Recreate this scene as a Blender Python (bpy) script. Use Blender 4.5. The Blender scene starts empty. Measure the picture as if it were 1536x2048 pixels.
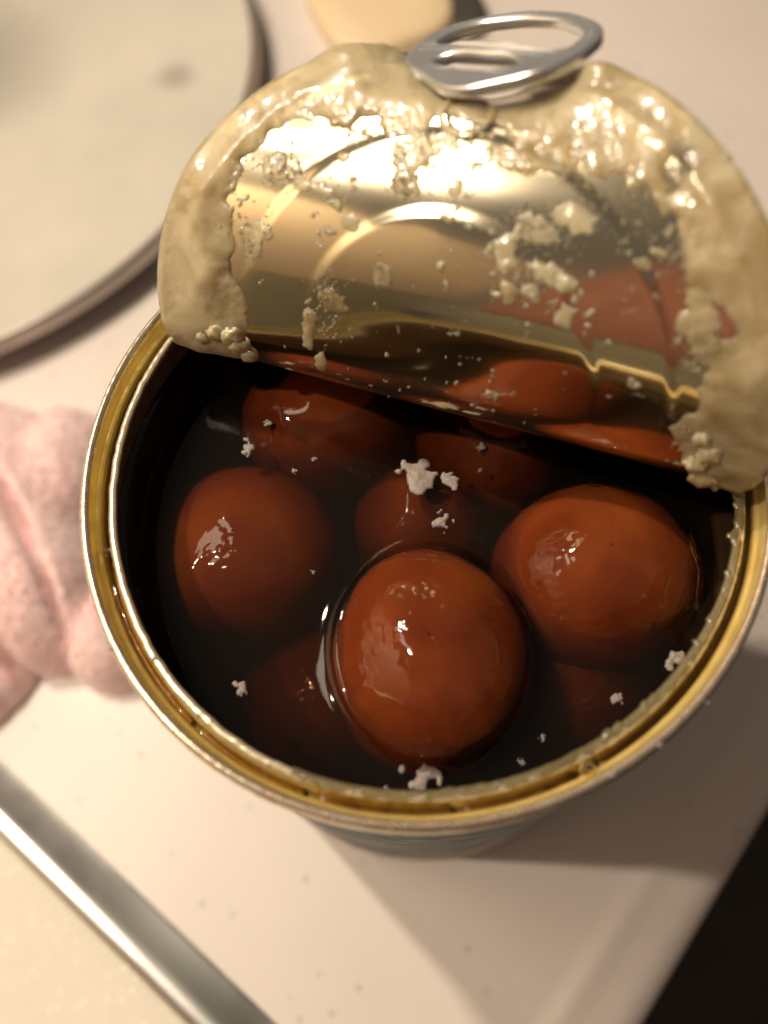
import bpy, bmesh, math, random
import numpy as np
from mathutils import Vector, Matrix
random.seed(4); rng = np.random.default_rng(7)
MM = 0.001
sc = bpy.context.scene
C = sc.collection
R = math.radians

# ------------------------------------------------------------------ camera
cam_d = bpy.data.cameras.new('camera'); cam = bpy.data.objects.new('camera', cam_d); C.objects.link(cam)
CAM = np.array([-5.911, -57.186, 229.8555])
pitch, roll, fpx = .4202, -.0995, 1700.0
cam.matrix_world = Matrix.Translation(Vector(CAM*MM)) @ Matrix.Rotation(pitch, 4, 'X') @ Matrix.Rotation(roll, 4, 'Z')
cam_d.sensor_fit = 'VERTICAL'; cam_d.sensor_height = 36; cam_d.lens = fpx/2048*36
cam_d.clip_start = .005; cam_d.clip_end = 20
cam_d.dof.use_dof = True; cam_d.dof.focus_distance = .136; cam_d.dof.aperture_fstop = 8.5
sc.camera = cam
sc.render.resolution_x = 768; sc.render.resolution_y = 1024

# ------------------------------------------------------------------ world, lamps, exposure (a warm kitchen at night)
w = bpy.data.worlds.new('World'); sc.world = w; w.use_nodes = True
bg = w.node_tree.nodes['Background']; bg.inputs[0].default_value = (1.0, .83, .65, 1); bg.inputs[1].default_value = .12
sc.view_settings.view_transform = 'Standard'; sc.view_settings.look = 'None'
sc.view_settings.exposure = 0; sc.view_settings.gamma = 1
def lamp(name, az, el, dist, power, rad, col=(1, .835, .655)):
    # az: compass direction of the lamp seen from the tin (0 = +x), el above the counter
    d = bpy.data.lights.new(name, 'POINT'); d.energy = power; d.shadow_soft_size = rad*MM; d.color = col
    o = bpy.data.objects.new(name, d); C.objects.link(o)
    o.location = Vector((math.cos(az)*math.cos(el), math.sin(az)*math.cos(el), math.sin(el)))*dist*MM + Vector((0, 0, .13))
    return o
lamp('kitchen_bulb_left', R(178), R(55), 800, 12.2, 13)
lamp('kitchen_bulb_back', R(136), R(56), 720, 14.6, 15)
# added unseen glowing panel, placed so the lid mirrors it as a bright band
pd = bpy.data.lights.new('added_glare_panel', 'AREA'); pd.shape = 'RECTANGLE'; pd.size = .292; pd.size_y = .136; pd.energy = .9; pd.color = (1, .84, .62)
po = bpy.data.objects.new('added_glare_panel', pd); C.objects.link(po)
_x = Vector((.83, -.56, 0)).normalized(); _z = Vector((0, 0, 1)); _y = _z.cross(_x)
po.matrix_world = Matrix.Translation((-.360, .148, .750)) @ Matrix((_x, _y, _z)).transposed().to_4x4()
cy = sc.cycles
cy.use_denoising = True; cy.max_bounces = 12; cy.transparent_max_bounces = 16
cy.sample_clamp_indirect = 3; cy.caustics_reflective = False; cy.caustics_refractive = False

# ------------------------------------------------------------------ numpy noise
def _h(ix, iy, seed):
    n = (ix.astype(np.int64)*374761393 + iy.astype(np.int64)*668265263 + seed*1442695041) & 0x7fffffff
    n = ((n ^ (n >> 13))*1274126177) & 0x7fffffff
    return ((n ^ (n >> 16)) & 0xffff)/65535.0
def vnoise(x, y, seed=0):
    x = np.asarray(x, float); y = np.asarray(y, float)
    ix = np.floor(x); iy = np.floor(y); fx = x-ix; fy = y-iy
    fx = fx*fx*fx*(fx*(fx*6-15)+10); fy = fy*fy*fy*(fy*(fy*6-15)+10)
    a = _h(ix, iy, seed); b = _h(ix+1, iy, seed); c = _h(ix, iy+1, seed); d = _h(ix+1, iy+1, seed)
    return (a*(1-fx)+b*fx)*(1-fy)+(c*(1-fx)+d*fx)*fy
def fbm(x, y, seed=0, oc=4):
    v = 0; a = .5; s = 0
    for i in range(oc):
        v = v+a*vnoise(x*2**i+i*17.3, y*2**i-i*9.1, seed+i); s += a; a *= .5
    return v/s
def sst(a, b, x):
    t = np.clip((x-a)/(b-a), 0, 1); return t*t*(3-2*t)

# ------------------------------------------------------------------ object helpers
def tag(o, label=None, cat=None, group=None, kind=None):
    if label: o['label'] = label
    if cat: o['category'] = cat
    if group: o['group'] = group
    if kind: o['kind'] = kind
    return o
def mesh(name, V, F, mat, parent=None, smooth=True):
    me = bpy.data.meshes.new(name)
    V = np.asarray(V, float)*MM
    me.from_pydata(V.tolist(), [], [tuple(int(i) for i in f) for f in F]); me.validate()
    if smooth: me.polygons.foreach_set('use_smooth', [True]*len(me.polygons))
    if mat: me.materials.append(mat)
    me.update()
    o = bpy.data.objects.new(name, me); C.objects.link(o)
    if parent: o.parent = parent
    return o
def empty(name, loc=(0, 0, 0)):
    o = bpy.data.objects.new(name, None); C.objects.link(o); o.location = Vector(loc)*MM
    o.empty_display_size = .01
    return o
def gridfaces(nu, nv, closed_u=False, keep=None):
    F = []
    for j in range(nv-1):
        for i in range(nu if closed_u else nu-1):
            i2 = (i+1) % nu
            if keep is None or keep[j, i]:
                F.append((j*nu+i, j*nu+i2, (j+1)*nu+i2, (j+1)*nu+i))
    return F
# the tin is slightly out of round
def warp(th): return -.356*np.sin(2*th)+.472*np.cos(3*th)-.20*np.cos(th)-.033*np.sin(th)
def ring(name, prof, mat, parent, n=360, k=1.0, a0=0, a1=360, wob=None, smooth=True):
    full = abs(a1-a0-360) < 1e-6
    th = np.radians(np.linspace(a0, a1, n+1)[:-1] if full else np.linspace(a0, a1, n))
    V = []
    for j, (r, z) in enumerate(prof):
        rr = r+k*warp(th); zz = z+0*th
        if wob: dr, dz = wob(th, j); rr = rr+dr; zz = zz+dz
        V.append(np.stack([rr*np.cos(th), rr*np.sin(th), zz], 1))
    return mesh(name, np.concatenate(V), gridfaces(len(th), len(prof), full), mat, parent, smooth)

# ------------------------------------------------------------------ materials
def mat(name):
    m = bpy.data.materials.new(name); m.use_nodes = True
    nt = m.node_tree; b = nt.nodes['Principled BSDF']
    return m, nt, b
def nd(nt, t, **k):
    n = nt.nodes.new(t)
    for a, v in k.items():
        if a.startswith('i_'):
            n.inputs[a[2:].replace('_', ' ')].default_value = v
        else: setattr(n, a, v)
    return n
def lk(nt, a, b): nt.links.new(a, b)
def noise(nt, scale, detail=4, rough=.55, dist=0, coord='Object'):
    tc = nd(nt, 'ShaderNodeTexCoord'); n = nd(nt, 'ShaderNodeTexNoise')
    n.inputs['Scale'].default_value = scale; n.inputs['Detail'].default_value = detail
    n.inputs['Roughness'].default_value = rough; n.inputs['Distortion'].default_value = dist
    lk(nt, tc.outputs[coord], n.inputs['Vector']); return n
def ramp(nt, src, stops):
    r = nd(nt, 'ShaderNodeValToRGB'); e = r.color_ramp.elements
    while len(e) < len(stops): e.new(.5)
    for el, (p, c) in zip(e, stops): el.position = p; el.color = (*c, 1) if len(c) == 3 else c
    lk(nt, src, r.inputs[0]); return r
def bump(nt, b, src, strength, dist):
    n = nd(nt, 'ShaderNodeBump'); n.inputs['Strength'].default_value = strength; n.inputs['Distance'].default_value = dist*MM
    lk(nt, src, n.inputs['Height']); lk(nt, n.outputs[0], b.inputs['Normal']); return n

def metal(name, col, rough, scratch=.3, col2=None, nscale=300, brough=None, bmix=.42, diff=0):
    m, nt, b = mat(name)
    b.inputs['Metallic'].default_value = 1; b.inputs['Roughness'].default_value = rough
    n = noise(nt, nscale, 3)
    r = ramp(nt, n.outputs[0], [(.35, col), (.7, col2 or tuple(c*.8 for c in col))]); lk(nt, r.outputs[0], b.inputs['Base Color'])
    n2 = noise(nt, 900, 4); bump(nt, b, n2.outputs[0], scratch, .03)
    r2 = nd(nt, 'ShaderNodeMapRange'); r2.inputs['To Min'].default_value = rough*.7; r2.inputs['To Max'].default_value = rough*1.5
    lk(nt, n.outputs[0], r2.inputs[0]); lk(nt, r2.outputs[0], b.inputs['Roughness'])
    if brough:     # a second, broad lobe: lacquer over rolled tinplate
        out = nt.nodes['Material Output']
        g = nd(nt, 'ShaderNodeBsdfAnisotropic'); g.inputs['Roughness'].default_value = brough; g.inputs['Color'].default_value = (*col, 1)
        mx = nd(nt, 'ShaderNodeMixShader'); mx.inputs[0].default_value = bmix
        lk(nt, b.outputs[0], mx.inputs[1]); lk(nt, g.outputs[0], mx.inputs[2]); lk(nt, mx.outputs[0], out.inputs['Surface'])
    if diff:      # dried syrup and lacquer haze on the metal
        out = nt.nodes['Material Output']; d = nd(nt, 'ShaderNodeBsdfDiffuse'); lk(nt, r.outputs[0], d.inputs[0])
        mx = nd(nt, 'ShaderNodeMixShader'); mx.inputs[0].default_value = diff
        lk(nt, b.outputs[0], mx.inputs[1]); lk(nt, d.outputs[0], mx.inputs[2]); lk(nt, mx.outputs[0], out.inputs['Surface'])
    return m
M_lid = metal('gold_lacquered_lid', (.84, .75, .54), .075, .08, (.80, .70, .48), 120, .17, bmix=.34)
M_gold = metal('gold_lacquer', (.80, .60, .25), .16, .25, (.66, .47, .16), 200, diff=.2)
M_channel = metal('gold_channel', (.95, .78, .32), .2, .3, (.80, .62, .21), 260, diff=.5)
M_seam = metal('worn_seam', (.86, .76, .60), .24, .55, (.66, .52, .36), 500, diff=.15)
M_edge = metal('torn_tin_edge', (.95, .86, .66), .22, .4, (.8, .68, .45), 700, diff=.35)
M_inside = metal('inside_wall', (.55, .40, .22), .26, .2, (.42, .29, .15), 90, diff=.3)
M_tab = metal('aluminium', (.80, .82, .84), .22, .3, (.70, .72, .74), 400, diff=.15)
M_back = metal('lid_outside', (.72, .70, .66), .3, .3)
M_strip = metal('brushed_strip', (.70, .69, .66), .28, .2, (.62, .61, .58), 60)

def crust_mat(name, c1, c2, trans=0.0, coat=.75):
    m, nt, b = mat(name)
    n = noise(nt, 95, 5, .62, .8); r = ramp(nt, n.outputs[0], [(.36, c2), (.56, c1), (.75, tuple(min(1, c*1.12) for c in c1))])
    lk(nt, r.outputs[0], b.inputs['Base Color'])
    b.inputs['Roughness'].default_value = .36 if coat > .1 else .62; b.inputs['Subsurface Weight'].default_value = .8
    b.inputs['Subsurface Radius'].default_value = (.0040, .0028, .0014); b.inputs['Subsurface Scale'].default_value = 1
    b.inputs['Coat Weight'].default_value = coat; b.inputs['Coat Roughness'].default_value = .14
    b.inputs['Transmission Weight'].default_value = trans; b.inputs['IOR'].default_value = 1.45
    n2 = noise(nt, 1500, 4, .65); bump(nt, b, n2.outputs[0], .5, .14)
    return m
M_crust = crust_mat('sugar_crust', (.66, .57, .36), (.44, .34, .16), .28)
M_grain = crust_mat('sugar_grain', (.85, .74, .46), (.70, .55, .28), .4)
M_flake = crust_mat('white_sugar', (.36, .31, .28), (.26, .21, .185), 0, .04)
M_film = crust_mat('sugar_film', (.62, .50, .24), (.46, .34, .12), .75)

# gulab jamun
m, nt, b = mat('fried_dough'); M_ball = m
oi = nd(nt, 'ShaderNodeObjectInfo'); tc = nd(nt, 'ShaderNodeTexCoord')
va = nd(nt, 'ShaderNodeVectorMath', operation='ADD'); sx = nd(nt, 'ShaderNodeVectorMath', operation='SCALE'); sx.inputs['Scale'].default_value = 3.0
cmb = nd(nt, 'ShaderNodeCombineXYZ'); lk(nt, oi.outputs['Random'], cmb.inputs[0]); lk(nt, oi.outputs['Random'], cmb.inputs[1])
lk(nt, cmb.outputs[0], sx.inputs[0]); lk(nt, tc.outputs['Object'], va.inputs[0]); lk(nt, sx.outputs[0], va.inputs[1])
n1 = nd(nt, 'ShaderNodeTexNoise'); n1.inputs['Scale'].default_value = 55; n1.inputs['Detail'].default_value = 2.5; n1.inputs['Distortion'].default_value = .6; lk(nt, va.outputs[0], n1.inputs['Vector'])
r = ramp(nt, n1.outputs[0], [(.2, (.085, .014, .004)), (.5, (.145, .028, .007)), (.85, (.25, .062, .012))]); lk(nt, r.outputs[0], b.inputs['Base Color'])
b.inputs['Specular IOR Level'].default_value = 0; b.inputs['Roughness'].default_value = .5; b.inputs['Subsurface Weight'].default_value = .5
b.inputs['Subsurface Radius'].default_value = (.005, .0016, .0006); b.inputs['Subsurface Scale'].default_value = 1
b.inputs['Coat Weight'].default_value = .9; b.inputs['Coat Roughness'].default_value = .02; b.inputs['Coat IOR'].default_value = 1.45
n2 = nd(nt, 'ShaderNodeTexNoise'); n2.inputs['Scale'].default_value = 720; n2.inputs['Detail'].default_value = 0; lk(nt, va.outputs[0], n2.inputs['Vector'])
n3 = nd(nt, 'ShaderNodeTexNoise'); n3.inputs['Scale'].default_value = 130; n3.inputs['Detail'].default_value = 1; lk(nt, va.outputs[0], n3.inputs['Vector'])
r3 = ramp(nt, n3.outputs[0], [(.44, (.04, .04, .04)), (.56, (1, 1, 1))])
mu = nd(nt, 'ShaderNodeMath', operation='MULTIPLY'); lk(nt, n2.outputs[0], mu.inputs[0]); lk(nt, r3.outputs[0], mu.inputs[1])
bp = nd(nt, 'ShaderNodeBump'); bp.inputs['Strength'].default_value = 1; bp.inputs['Distance'].default_value = .00024
lk(nt, mu.outputs[0], bp.inputs['Height']); lk(nt, bp.outputs[0], b.inputs['Coat Normal'])
bp2 = nd(nt, 'ShaderNodeBump'); bp2.inputs['Strength'].default_value = .5; bp2.inputs['Distance'].default_value = .0001
lk(nt, n2.outputs[0], bp2.inputs['Height']); lk(nt, bp2.outputs[0], b.inputs['Normal'])

def liquid(name, tint, absorb=None, density=0, rough=.03, bscale=90, bstr=.15):
    m = bpy.data.materials.new(name); m.use_nodes = True; nt = m.node_tree; nt.nodes.remove(nt.nodes['Principled BSDF'])
    out = nt.nodes['Material Output']
    t = nd(nt, 'ShaderNodeBsdfTransparent'); t.inputs[0].default_value = (*tint, 1)
    g = nd(nt, 'ShaderNodeBsdfGlossy'); g.inputs['Roughness'].default_value = rough
    f = nd(nt, 'ShaderNodeFresnel'); f.inputs['IOR'].default_value = 1.45
    n = noise(nt, bscale, 2); bp = nd(nt, 'ShaderNodeBump'); bp.inputs['Strength'].default_value = bstr; bp.inputs['Distance'].default_value = .0006
    lk(nt, n.outputs[0], bp.inputs['Height']); lk(nt, bp.outputs[0], g.inputs['Normal']); lk(nt, bp.outputs[0], f.inputs['Normal'])
    mx = nd(nt, 'ShaderNodeMixShader'); lk(nt, f.outputs[0], mx.inputs[0]); lk(nt, t.outputs[0], mx.inputs[1]); lk(nt, g.outputs[0], mx.inputs[2])
    lk(nt, mx.outputs[0], out.inputs['Surface'])
    if absorb:
        v = nd(nt, 'ShaderNodeVolumeAbsorption'); v.inputs[0].default_value = (*absorb, 1); v.inputs[1].default_value = density
        vs = nd(nt, 'ShaderNodeVolumeScatter'); vs.inputs['Color'].default_value = (.80, .62, .50, 1); vs.inputs['Density'].default_value = 11; vs.inputs['Anisotropy'].default_value = .3
        ad = nd(nt, 'ShaderNodeAddShader'); lk(nt, v.outputs[0], ad.inputs[0]); lk(nt, vs.outputs[0], ad.inputs[1]); lk(nt, ad.outputs[0], out.inputs['Volume'])
    return m
M_syrup = liquid('sugar_syrup', (1, 1, 1), (.52, .31, .14), 112)
M_clear = liquid('clear_syrup', (.93, .80, .50), rough=.05, bscale=400, bstr=.3)

# counter: cast stone with faint flecks
m, nt, b = mat('cast_stone'); M_counter = m
n = noise(nt, 14, 4); r = ramp(nt, n.outputs[0], [(.3, (.71, .65, .605)), (.7, (.77, .71, .665))])
tc = nd(nt, 'ShaderNodeTexCoord')
v = nd(nt, 'ShaderNodeTexVoronoi'); v.inputs['Scale'].default_value = 135; lk(nt, tc.outputs['Object'], v.inputs['Vector'])
rv = ramp(nt, v.outputs['Distance'], [(.02, (1, 1, 1)), (.17, (0, 0, 0))])
sepc = nd(nt, 'ShaderNodeSeparateColor'); lk(nt, v.outputs['Color'], sepc.inputs[0])
gt = nd(nt, 'ShaderNodeMath', operation='GREATER_THAN'); gt.inputs[1].default_value = .3; lk(nt, sepc.outputs[0], gt.inputs[0])
mu = nd(nt, 'ShaderNodeMath', operation='MULTIPLY'); lk(nt, rv.outputs[0], mu.inputs[0]); lk(nt, gt.outputs[0], mu.inputs[1])
n4 = noise(nt, 60, 3); mu2 = nd(nt, 'ShaderNodeMath', operation='MULTIPLY', use_clamp=True); m3_ = nd(nt, 'ShaderNodeMath', operation='MULTIPLY'); m3_.inputs[1].default_value = 1.7; lk(nt, n4.outputs[0], m3_.inputs[0]); lk(nt, mu.outputs[0], mu2.inputs[0]); lk(nt, m3_.outputs[0], mu2.inputs[1])
mx = nd(nt, 'ShaderNodeMix', data_type='RGBA'); lk(nt, mu2.outputs[0], mx.inputs['Factor']); lk(nt, r.outputs[0], mx.inputs[6]); mx.inputs[7].default_value = (.50, .445, .41, 1)
lk(nt, mx.outputs[2], b.inputs['Base Color']); b.inputs['Roughness'].default_value = .38
n5 = noise(nt, 35, 3); bump(nt, b, n5.outputs[0], .12, .4)

m, nt, b = mat('cream_glitter_glass'); M_glass = m
n = noise(nt, 8, 2); r = ramp(nt, n.outputs[0], [(.3, (.78, .73, .62)), (.7, (.82, .77, .66))]); 
tc = nd(nt, 'ShaderNodeTexCoord'); v = nd(nt, 'ShaderNodeTexVoronoi'); v.inputs['Scale'].default_value = 900; lk(nt, tc.outputs['Object'], v.inputs['Vector'])
sepc = nd(nt, 'ShaderNodeSeparateColor'); lk(nt, v.outputs['Color'], sepc.inputs[0])
rv = ramp(nt, sepc.outputs[0], [(.0, (.96, .96, .96)), (.95, (1.0, 1.0, 1.0)), (.99, (1.15, 1.15, 1.12))])
mx = nd(nt, 'ShaderNodeMix', data_type='RGBA', blend_type='MULTIPLY'); mx.inputs['Factor'].default_value = 1
lk(nt, r.outputs[0], mx.inputs[6]); lk(nt, rv.outputs[0], mx.inputs[7]); lk(nt, mx.outputs[2], b.inputs['Base Color'])
b.inputs['Roughness'].default_value = .55; b.inputs['Specular IOR Level'].default_value = .25

m, nt, b = mat('speckled_enamel'); M_plate = m
n = noise(nt, 26, 5, .6); r = ramp(nt, n.outputs[0], [(.25, (.54, .52, .46)), (.55, (.62, .595, .52)), (.75, (.67, .64, .56))])
tc = nd(nt, 'ShaderNodeTexCoord'); v = nd(nt, 'ShaderNodeTexVoronoi'); v.inputs['Scale'].default_value = 42; lk(nt, tc.outputs['Object'], v.inputs['Vector'])
sepc = nd(nt, 'ShaderNodeSeparateColor'); lk(nt, v.outputs['Color'], sepc.inputs[0])
gt = nd(nt, 'ShaderNodeMath', operation='GREATER_THAN'); gt.inputs[1].default_value = .75; lk(nt, sepc.outputs[1], gt.inputs[0])
rv = ramp(nt, v.outputs['Distance'], [(.02, (1, 1, 1)), (.16, (0, 0, 0))])
mu = nd(nt, 'ShaderNodeMath', operation='MULTIPLY'); lk(nt, rv.outputs[0], mu.inputs[0]); lk(nt, gt.outputs[0], mu.inputs[1])
hf = nd(nt, 'ShaderNodeMath', operation='MULTIPLY'); hf.inputs[1].default_value = .5; lk(nt, mu.outputs[0], hf.inputs[0])
mx = nd(nt, 'ShaderNodeMix', data_type='RGBA'); lk(nt, hf.outputs[0], mx.inputs['Factor']); lk(nt, r.outputs[0], mx.inputs[6]); mx.inputs[7].default_value = (.84, .84, .78, 1)
prev = mx.outputs[2]
for (px_, py_, rad_, amt) in [(-.150, .236, .042, .50), (-.066, .222, .008, .45), (-.145, .275, .06, .22)]:       # dark reflections painted into the plate's colour as soft smudges
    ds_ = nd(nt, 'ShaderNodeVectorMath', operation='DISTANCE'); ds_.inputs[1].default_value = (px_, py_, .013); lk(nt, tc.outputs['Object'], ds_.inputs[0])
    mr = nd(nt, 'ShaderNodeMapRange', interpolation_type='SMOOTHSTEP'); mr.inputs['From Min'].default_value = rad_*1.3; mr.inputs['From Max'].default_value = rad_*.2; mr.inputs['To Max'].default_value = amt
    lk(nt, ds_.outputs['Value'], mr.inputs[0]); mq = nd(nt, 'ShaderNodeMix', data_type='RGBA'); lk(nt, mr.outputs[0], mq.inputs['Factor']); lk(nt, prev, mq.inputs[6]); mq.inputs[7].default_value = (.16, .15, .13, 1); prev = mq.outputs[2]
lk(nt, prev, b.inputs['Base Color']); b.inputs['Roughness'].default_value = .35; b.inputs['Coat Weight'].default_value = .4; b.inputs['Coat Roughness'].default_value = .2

m, nt, b = mat('pink_terry'); M_towel = m
n = noise(nt, 60, 3, .5); r = ramp(nt, n.outputs[0], [(.2, (.95, .64, .63)), (.5, (.98, .72, .71)), (.85, (.99, .78, .76))]); lk(nt, r.outputs[0], b.inputs['Base Color'])
b.inputs['Roughness'].default_value = .95; b.inputs['Sheen Weight'].default_value = .5; b.inputs['Subsurface Weight'].default_value = .25
b.inputs['Subsurface Radius'].default_value = (.003, .0015, .0012); b.inputs['Subsurface Scale'].default_value = 1
n2 = noise(nt, 600, 4); bump(nt, b, n2.outputs[0], .8, .8)

m, nt, b = mat('printed_label'); M_label = m
n = noise(nt, 70, 4); r = ramp(nt, n.outputs[0], [(.35, (.07, .12, .13)), (.6, (.12, .17, .175))])
tc = nd(nt, 'ShaderNodeTexCoord'); mp = nd(nt, 'ShaderNodeMapping'); mp.inputs['Scale'].default_value = (60, 60, 200); lk(nt, tc.outputs['Object'], mp.inputs[0])
n2 = nd(nt, 'ShaderNodeTexNoise'); n2.inputs['Scale'].default_value = 2.2; n2.inputs['Detail'].default_value = 1; lk(nt, mp.outputs[0], n2.inputs['Vector'])
r2 = ramp(nt, n2.outputs[0], [(.60, (0, 0, 0)), (.64, (1, 1, 1))])
mx = nd(nt, 'ShaderNodeMix', data_type='RGBA'); lk(nt, r2.outputs[0], mx.inputs['Factor']); lk(nt, r.outputs[0], mx.inputs[6]); mx.inputs[7].default_value = (.40, .42, .41, 1)
lk(nt, mx.outputs[2], b.inputs['Base Color']); b.inputs['Roughness'].default_value = .5; b.inputs['Specular IOR Level'].default_value = .3

def plain(name, c1, c2, rough, scale=20, bs=.2, bd=.5):
    m, nt, b = mat(name); n = noise(nt, scale, 4); r = ramp(nt, n.outputs[0], [(.3, c1), (.7, c2)]); lk(nt, r.outputs[0], b.inputs['Base Color'])
    b.inputs['Roughness'].default_value = rough; n2 = noise(nt, scale*8, 3); bump(nt, b, n2.outputs[0], bs, bd); return m
M_floor = plain('dark_floor', (.020, .013, .009), (.035, .022, .015), .5, 4)
M_wall = plain('beige_wall', (.60, .49, .36), (.66, .54, .40), .85, 3)
M_added_red_sheet = plain('added_dusky_red_sheet', (.34, .15, .115), (.40, .19, .15), .9, 5)
M_cab = plain('olive_grey_cabinet', (.34, .32, .23), (.38, .36, .26), .6, 3)
M_block = plain('beige_block', (.76, .60, .38), (.82, .66, .44), .45, 20)
M_brim = metal('plate_brim', (.50, .45, .41), .3, .1, (.44, .39, .35), 30, diff=.3)

# ================================================================== setting
U = np.array([.727, -.687]); Vv = np.array([.687, .727])       # counter axes: across its front edge, along it
def prism(name, prof, v0, v1, mat, parent=None, nv=24, axis='u'):
    """profile (offset, z) along one counter axis, swept along the other"""
    A, B = (U, Vv) if axis == 'u' else (-Vv, U)
    V = []; vs = np.linspace(v0, v1, nv)
    for t in vs:
        for (o, z) in prof: V.append((A[0]*o+B[0]*t, A[1]*o+B[1]*t, z))
    F = gridfaces(len(prof), nv)
    return mesh(name, V, F, mat, parent)
prof = [(-620, 0)]+[(o, 0) for o in np.linspace(-500, 60, 8)]
prof += [(71, 0), (73.5, .15), (75.5, .75), (77, 1.0), (78.5, .8), (80.5, .25), (83, 0), (86, -.1)]
for a in np.linspace(0, 90, 9)[1:]: prof.append((86+8*math.sin(R(a)), -8.1+8*math.cos(R(a))))
prof += [(94, -40), (80, -41)]
counter = prism('countertop', prof, -89.5, 900, M_counter, nv=40); tag(counter, kind='structure')
# front end of the stone, beside the metal strip
mesh('countertop_end', [(U[0]*a-Vv[0]*-(-89.5), U[1]*a-Vv[1]*-(-89.5), z) for a, z in ((-620, 0), (94, 0), (94, -40), (-620, -40))], [(0, 1, 2, 3)], M_counter).hide_render = False
bpy.data.objects['countertop_end'].location.z = -.0082; tag(bpy.data.objects['countertop_end'], kind='structure')
fl = mesh('floor', [(-4000, -4000, -860), (4000, -4000, -860), (4000, 4000, -860), (-4000, 4000, -860)], [(0, 1, 2, 3)], M_floor); tag(fl, kind='structure')
# wall to the left and front of the counter (seen only mirrored in the lid)
wl = mesh('wall', [(-760, -760, 150), (-760, 900, 150), (-760, 900, 840), (-760, -760, 840), (-780, -760, 150), (-780, 900, 150), (-780, 900, 840), (-780, -760, 840)],
          [(0, 3, 2, 1), (4, 5, 6, 7), (0, 1, 5, 4), (3, 7, 6, 2), (0, 4, 7, 3), (1, 2, 6, 5)], M_wall, smooth=False); tag(wl, kind='structure')
cv = []; xs = np.linspace(-735, 500, 120)  # added unseen red sheet, there only to tint the lid's mirror image
for i, x in enumerate(xs):
    y = -800-.35*(x+735)+14*math.sin(i*.9)+9*math.sin(i*.37)
    for z in (120, 500, 900, 1400): cv.append((x, y+z*.004*math.sin(i*.5), z))
cu = mesh('added_red_sheet', cv, [(i*4+k, (i+1)*4+k, (i+1)*4+k+1, i*4+k+1) for i in range(119) for k in range(3)], M_added_red_sheet); tag(cu, kind='structure')

cab = mesh('cabinet', [(-765, -765, -860), (-765, 900, -860), (-765, 900, 146), (-765, -765, 146), (-765, -812, -860), (-765, -812, 118), (520, -1262, -860), (520, -1262, 118)],
           [(0, 3, 2, 1), (4, 6, 7, 5)], M_cab, smooth=False); tag(cab, kind='structure')
# cooktop in front-left: metal frame strip + cream glass
ck = empty('cooktop', (-80*1, -80*1, 0)); tag(ck, 'cream sparkly cooktop edged by a silver metal strip, bottom left beside the counter', 'cooktop')
def child(o, root):
    o.parent = root; o.matrix_parent_inverse = root.matrix_basis.inverted(); return o
sp = [(89.8, -6), (89.8, -3.3), (90.2, -3.2), (92.5, -2.3), (95, -1.15), (97.0, -.1), (98.2, .55), (99.2, .85), (100.6, .85), (101.8, .6), (102.6, .1), (103.2, -.7), (103.4, -3)]
child(prism('metal_frame', sp, -620, 90, M_strip, nv=20, axis='w'), ck)
gp = [(103.2, -1.6), (104.2, -1.2), (110, -1.2), (330, -1.2), (331, -2), (331, -20)]
child(prism('glass_panel', gp, -620, 90, M_glass, nv=20, axis='w'), ck)

# round plate
pr = [(0, 13.0), (60, 13.0), (110, 13.1), (128, 13.4), (134, 13.8), (136.0, 13.9), (136.6, 14.15), (137.2, 14.1), (137.9, 13.3), (138.6, 11.4), (138.9, 9.6), (138.2, 8.2), (135, 6.2), (127, 3), (120, 0.3), (0, .3)]
def lathe(name, pr, mat, parent, n=160, c=(0, 0)):
    th = np.linspace(0, 2*np.pi, n+1)[:-1]
    V = np.concatenate([np.stack([c[0]+r*np.cos(th), c[1]+r*np.sin(th), 0*th+z], 1) for r, z in pr])
    return mesh(name, V, gridfaces(n, len(pr), True), mat, parent)
pl = empty('plate', (0, 0, 0)); tag(pl, 'large round pale speckled enamel plate with a dull brown brim, top left', 'plate')
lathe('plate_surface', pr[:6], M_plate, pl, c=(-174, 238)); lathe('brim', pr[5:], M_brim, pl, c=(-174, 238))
pl.location = (-.174, .238, 0)
for c_ in pl.children: c_.matrix_parent_inverse = Matrix.Translation((.174, -.238, 0))

# beige block
def rounded(name, pts, z0, z1, bev, mat, parent=None):
    pts = np.array(pts, float); c = pts.mean(0); V = []; n = len(pts)
    layers = [(0, z0, .96), (0, z0+bev*.5, 1.0), (0, z1-bev, 1.0), (0, z1-bev*.35, .975), (0, z1, .90), (0, z1, .5), (0, z1, .02)]
    for _, z, s in layers:
        for p in pts: V.append((*(c+(p-c)*s), z))
    return mesh(name, V, gridfaces(n, len(layers), True), mat, parent)
a = np.linspace(0, 2*np.pi, 41)[:-1]
sq = lambda t, e: np.sign(t)*np.abs(t)**e
bx = 12+26*sq(np.cos(a), .62); by = 263+29*sq(np.sin(a), .62)
ang = R(18); cx0, cy0 = 12, 263
pts = [(cx0+(x-cx0)*math.cos(ang)-(y-cy0)*math.sin(ang), cy0+(x-cx0)*math.sin(ang)+(y-cy0)*math.cos(ang)) for x, y in zip(bx, by)]
blk = rounded('beige_block', pts, 0, 9, 3.0, M_block); tag(blk, 'pale beige rounded block, out of focus at the top edge behind the ring pull', 'block')

hp = [(45+9*math.cos(t)-5*math.sin(t)*.2, 257+16*math.sin(t)) for t in np.linspace(0, 2*math.pi, 33)[:-1]]
hm = rounded('metal_handle', hp, 0, 4, 1.8, metal('dull_steel', (.34, .31, .28), .4, .2)); tag(hm, 'dull grey metal handle end just right of the beige block at the top edge', 'handle')
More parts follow.
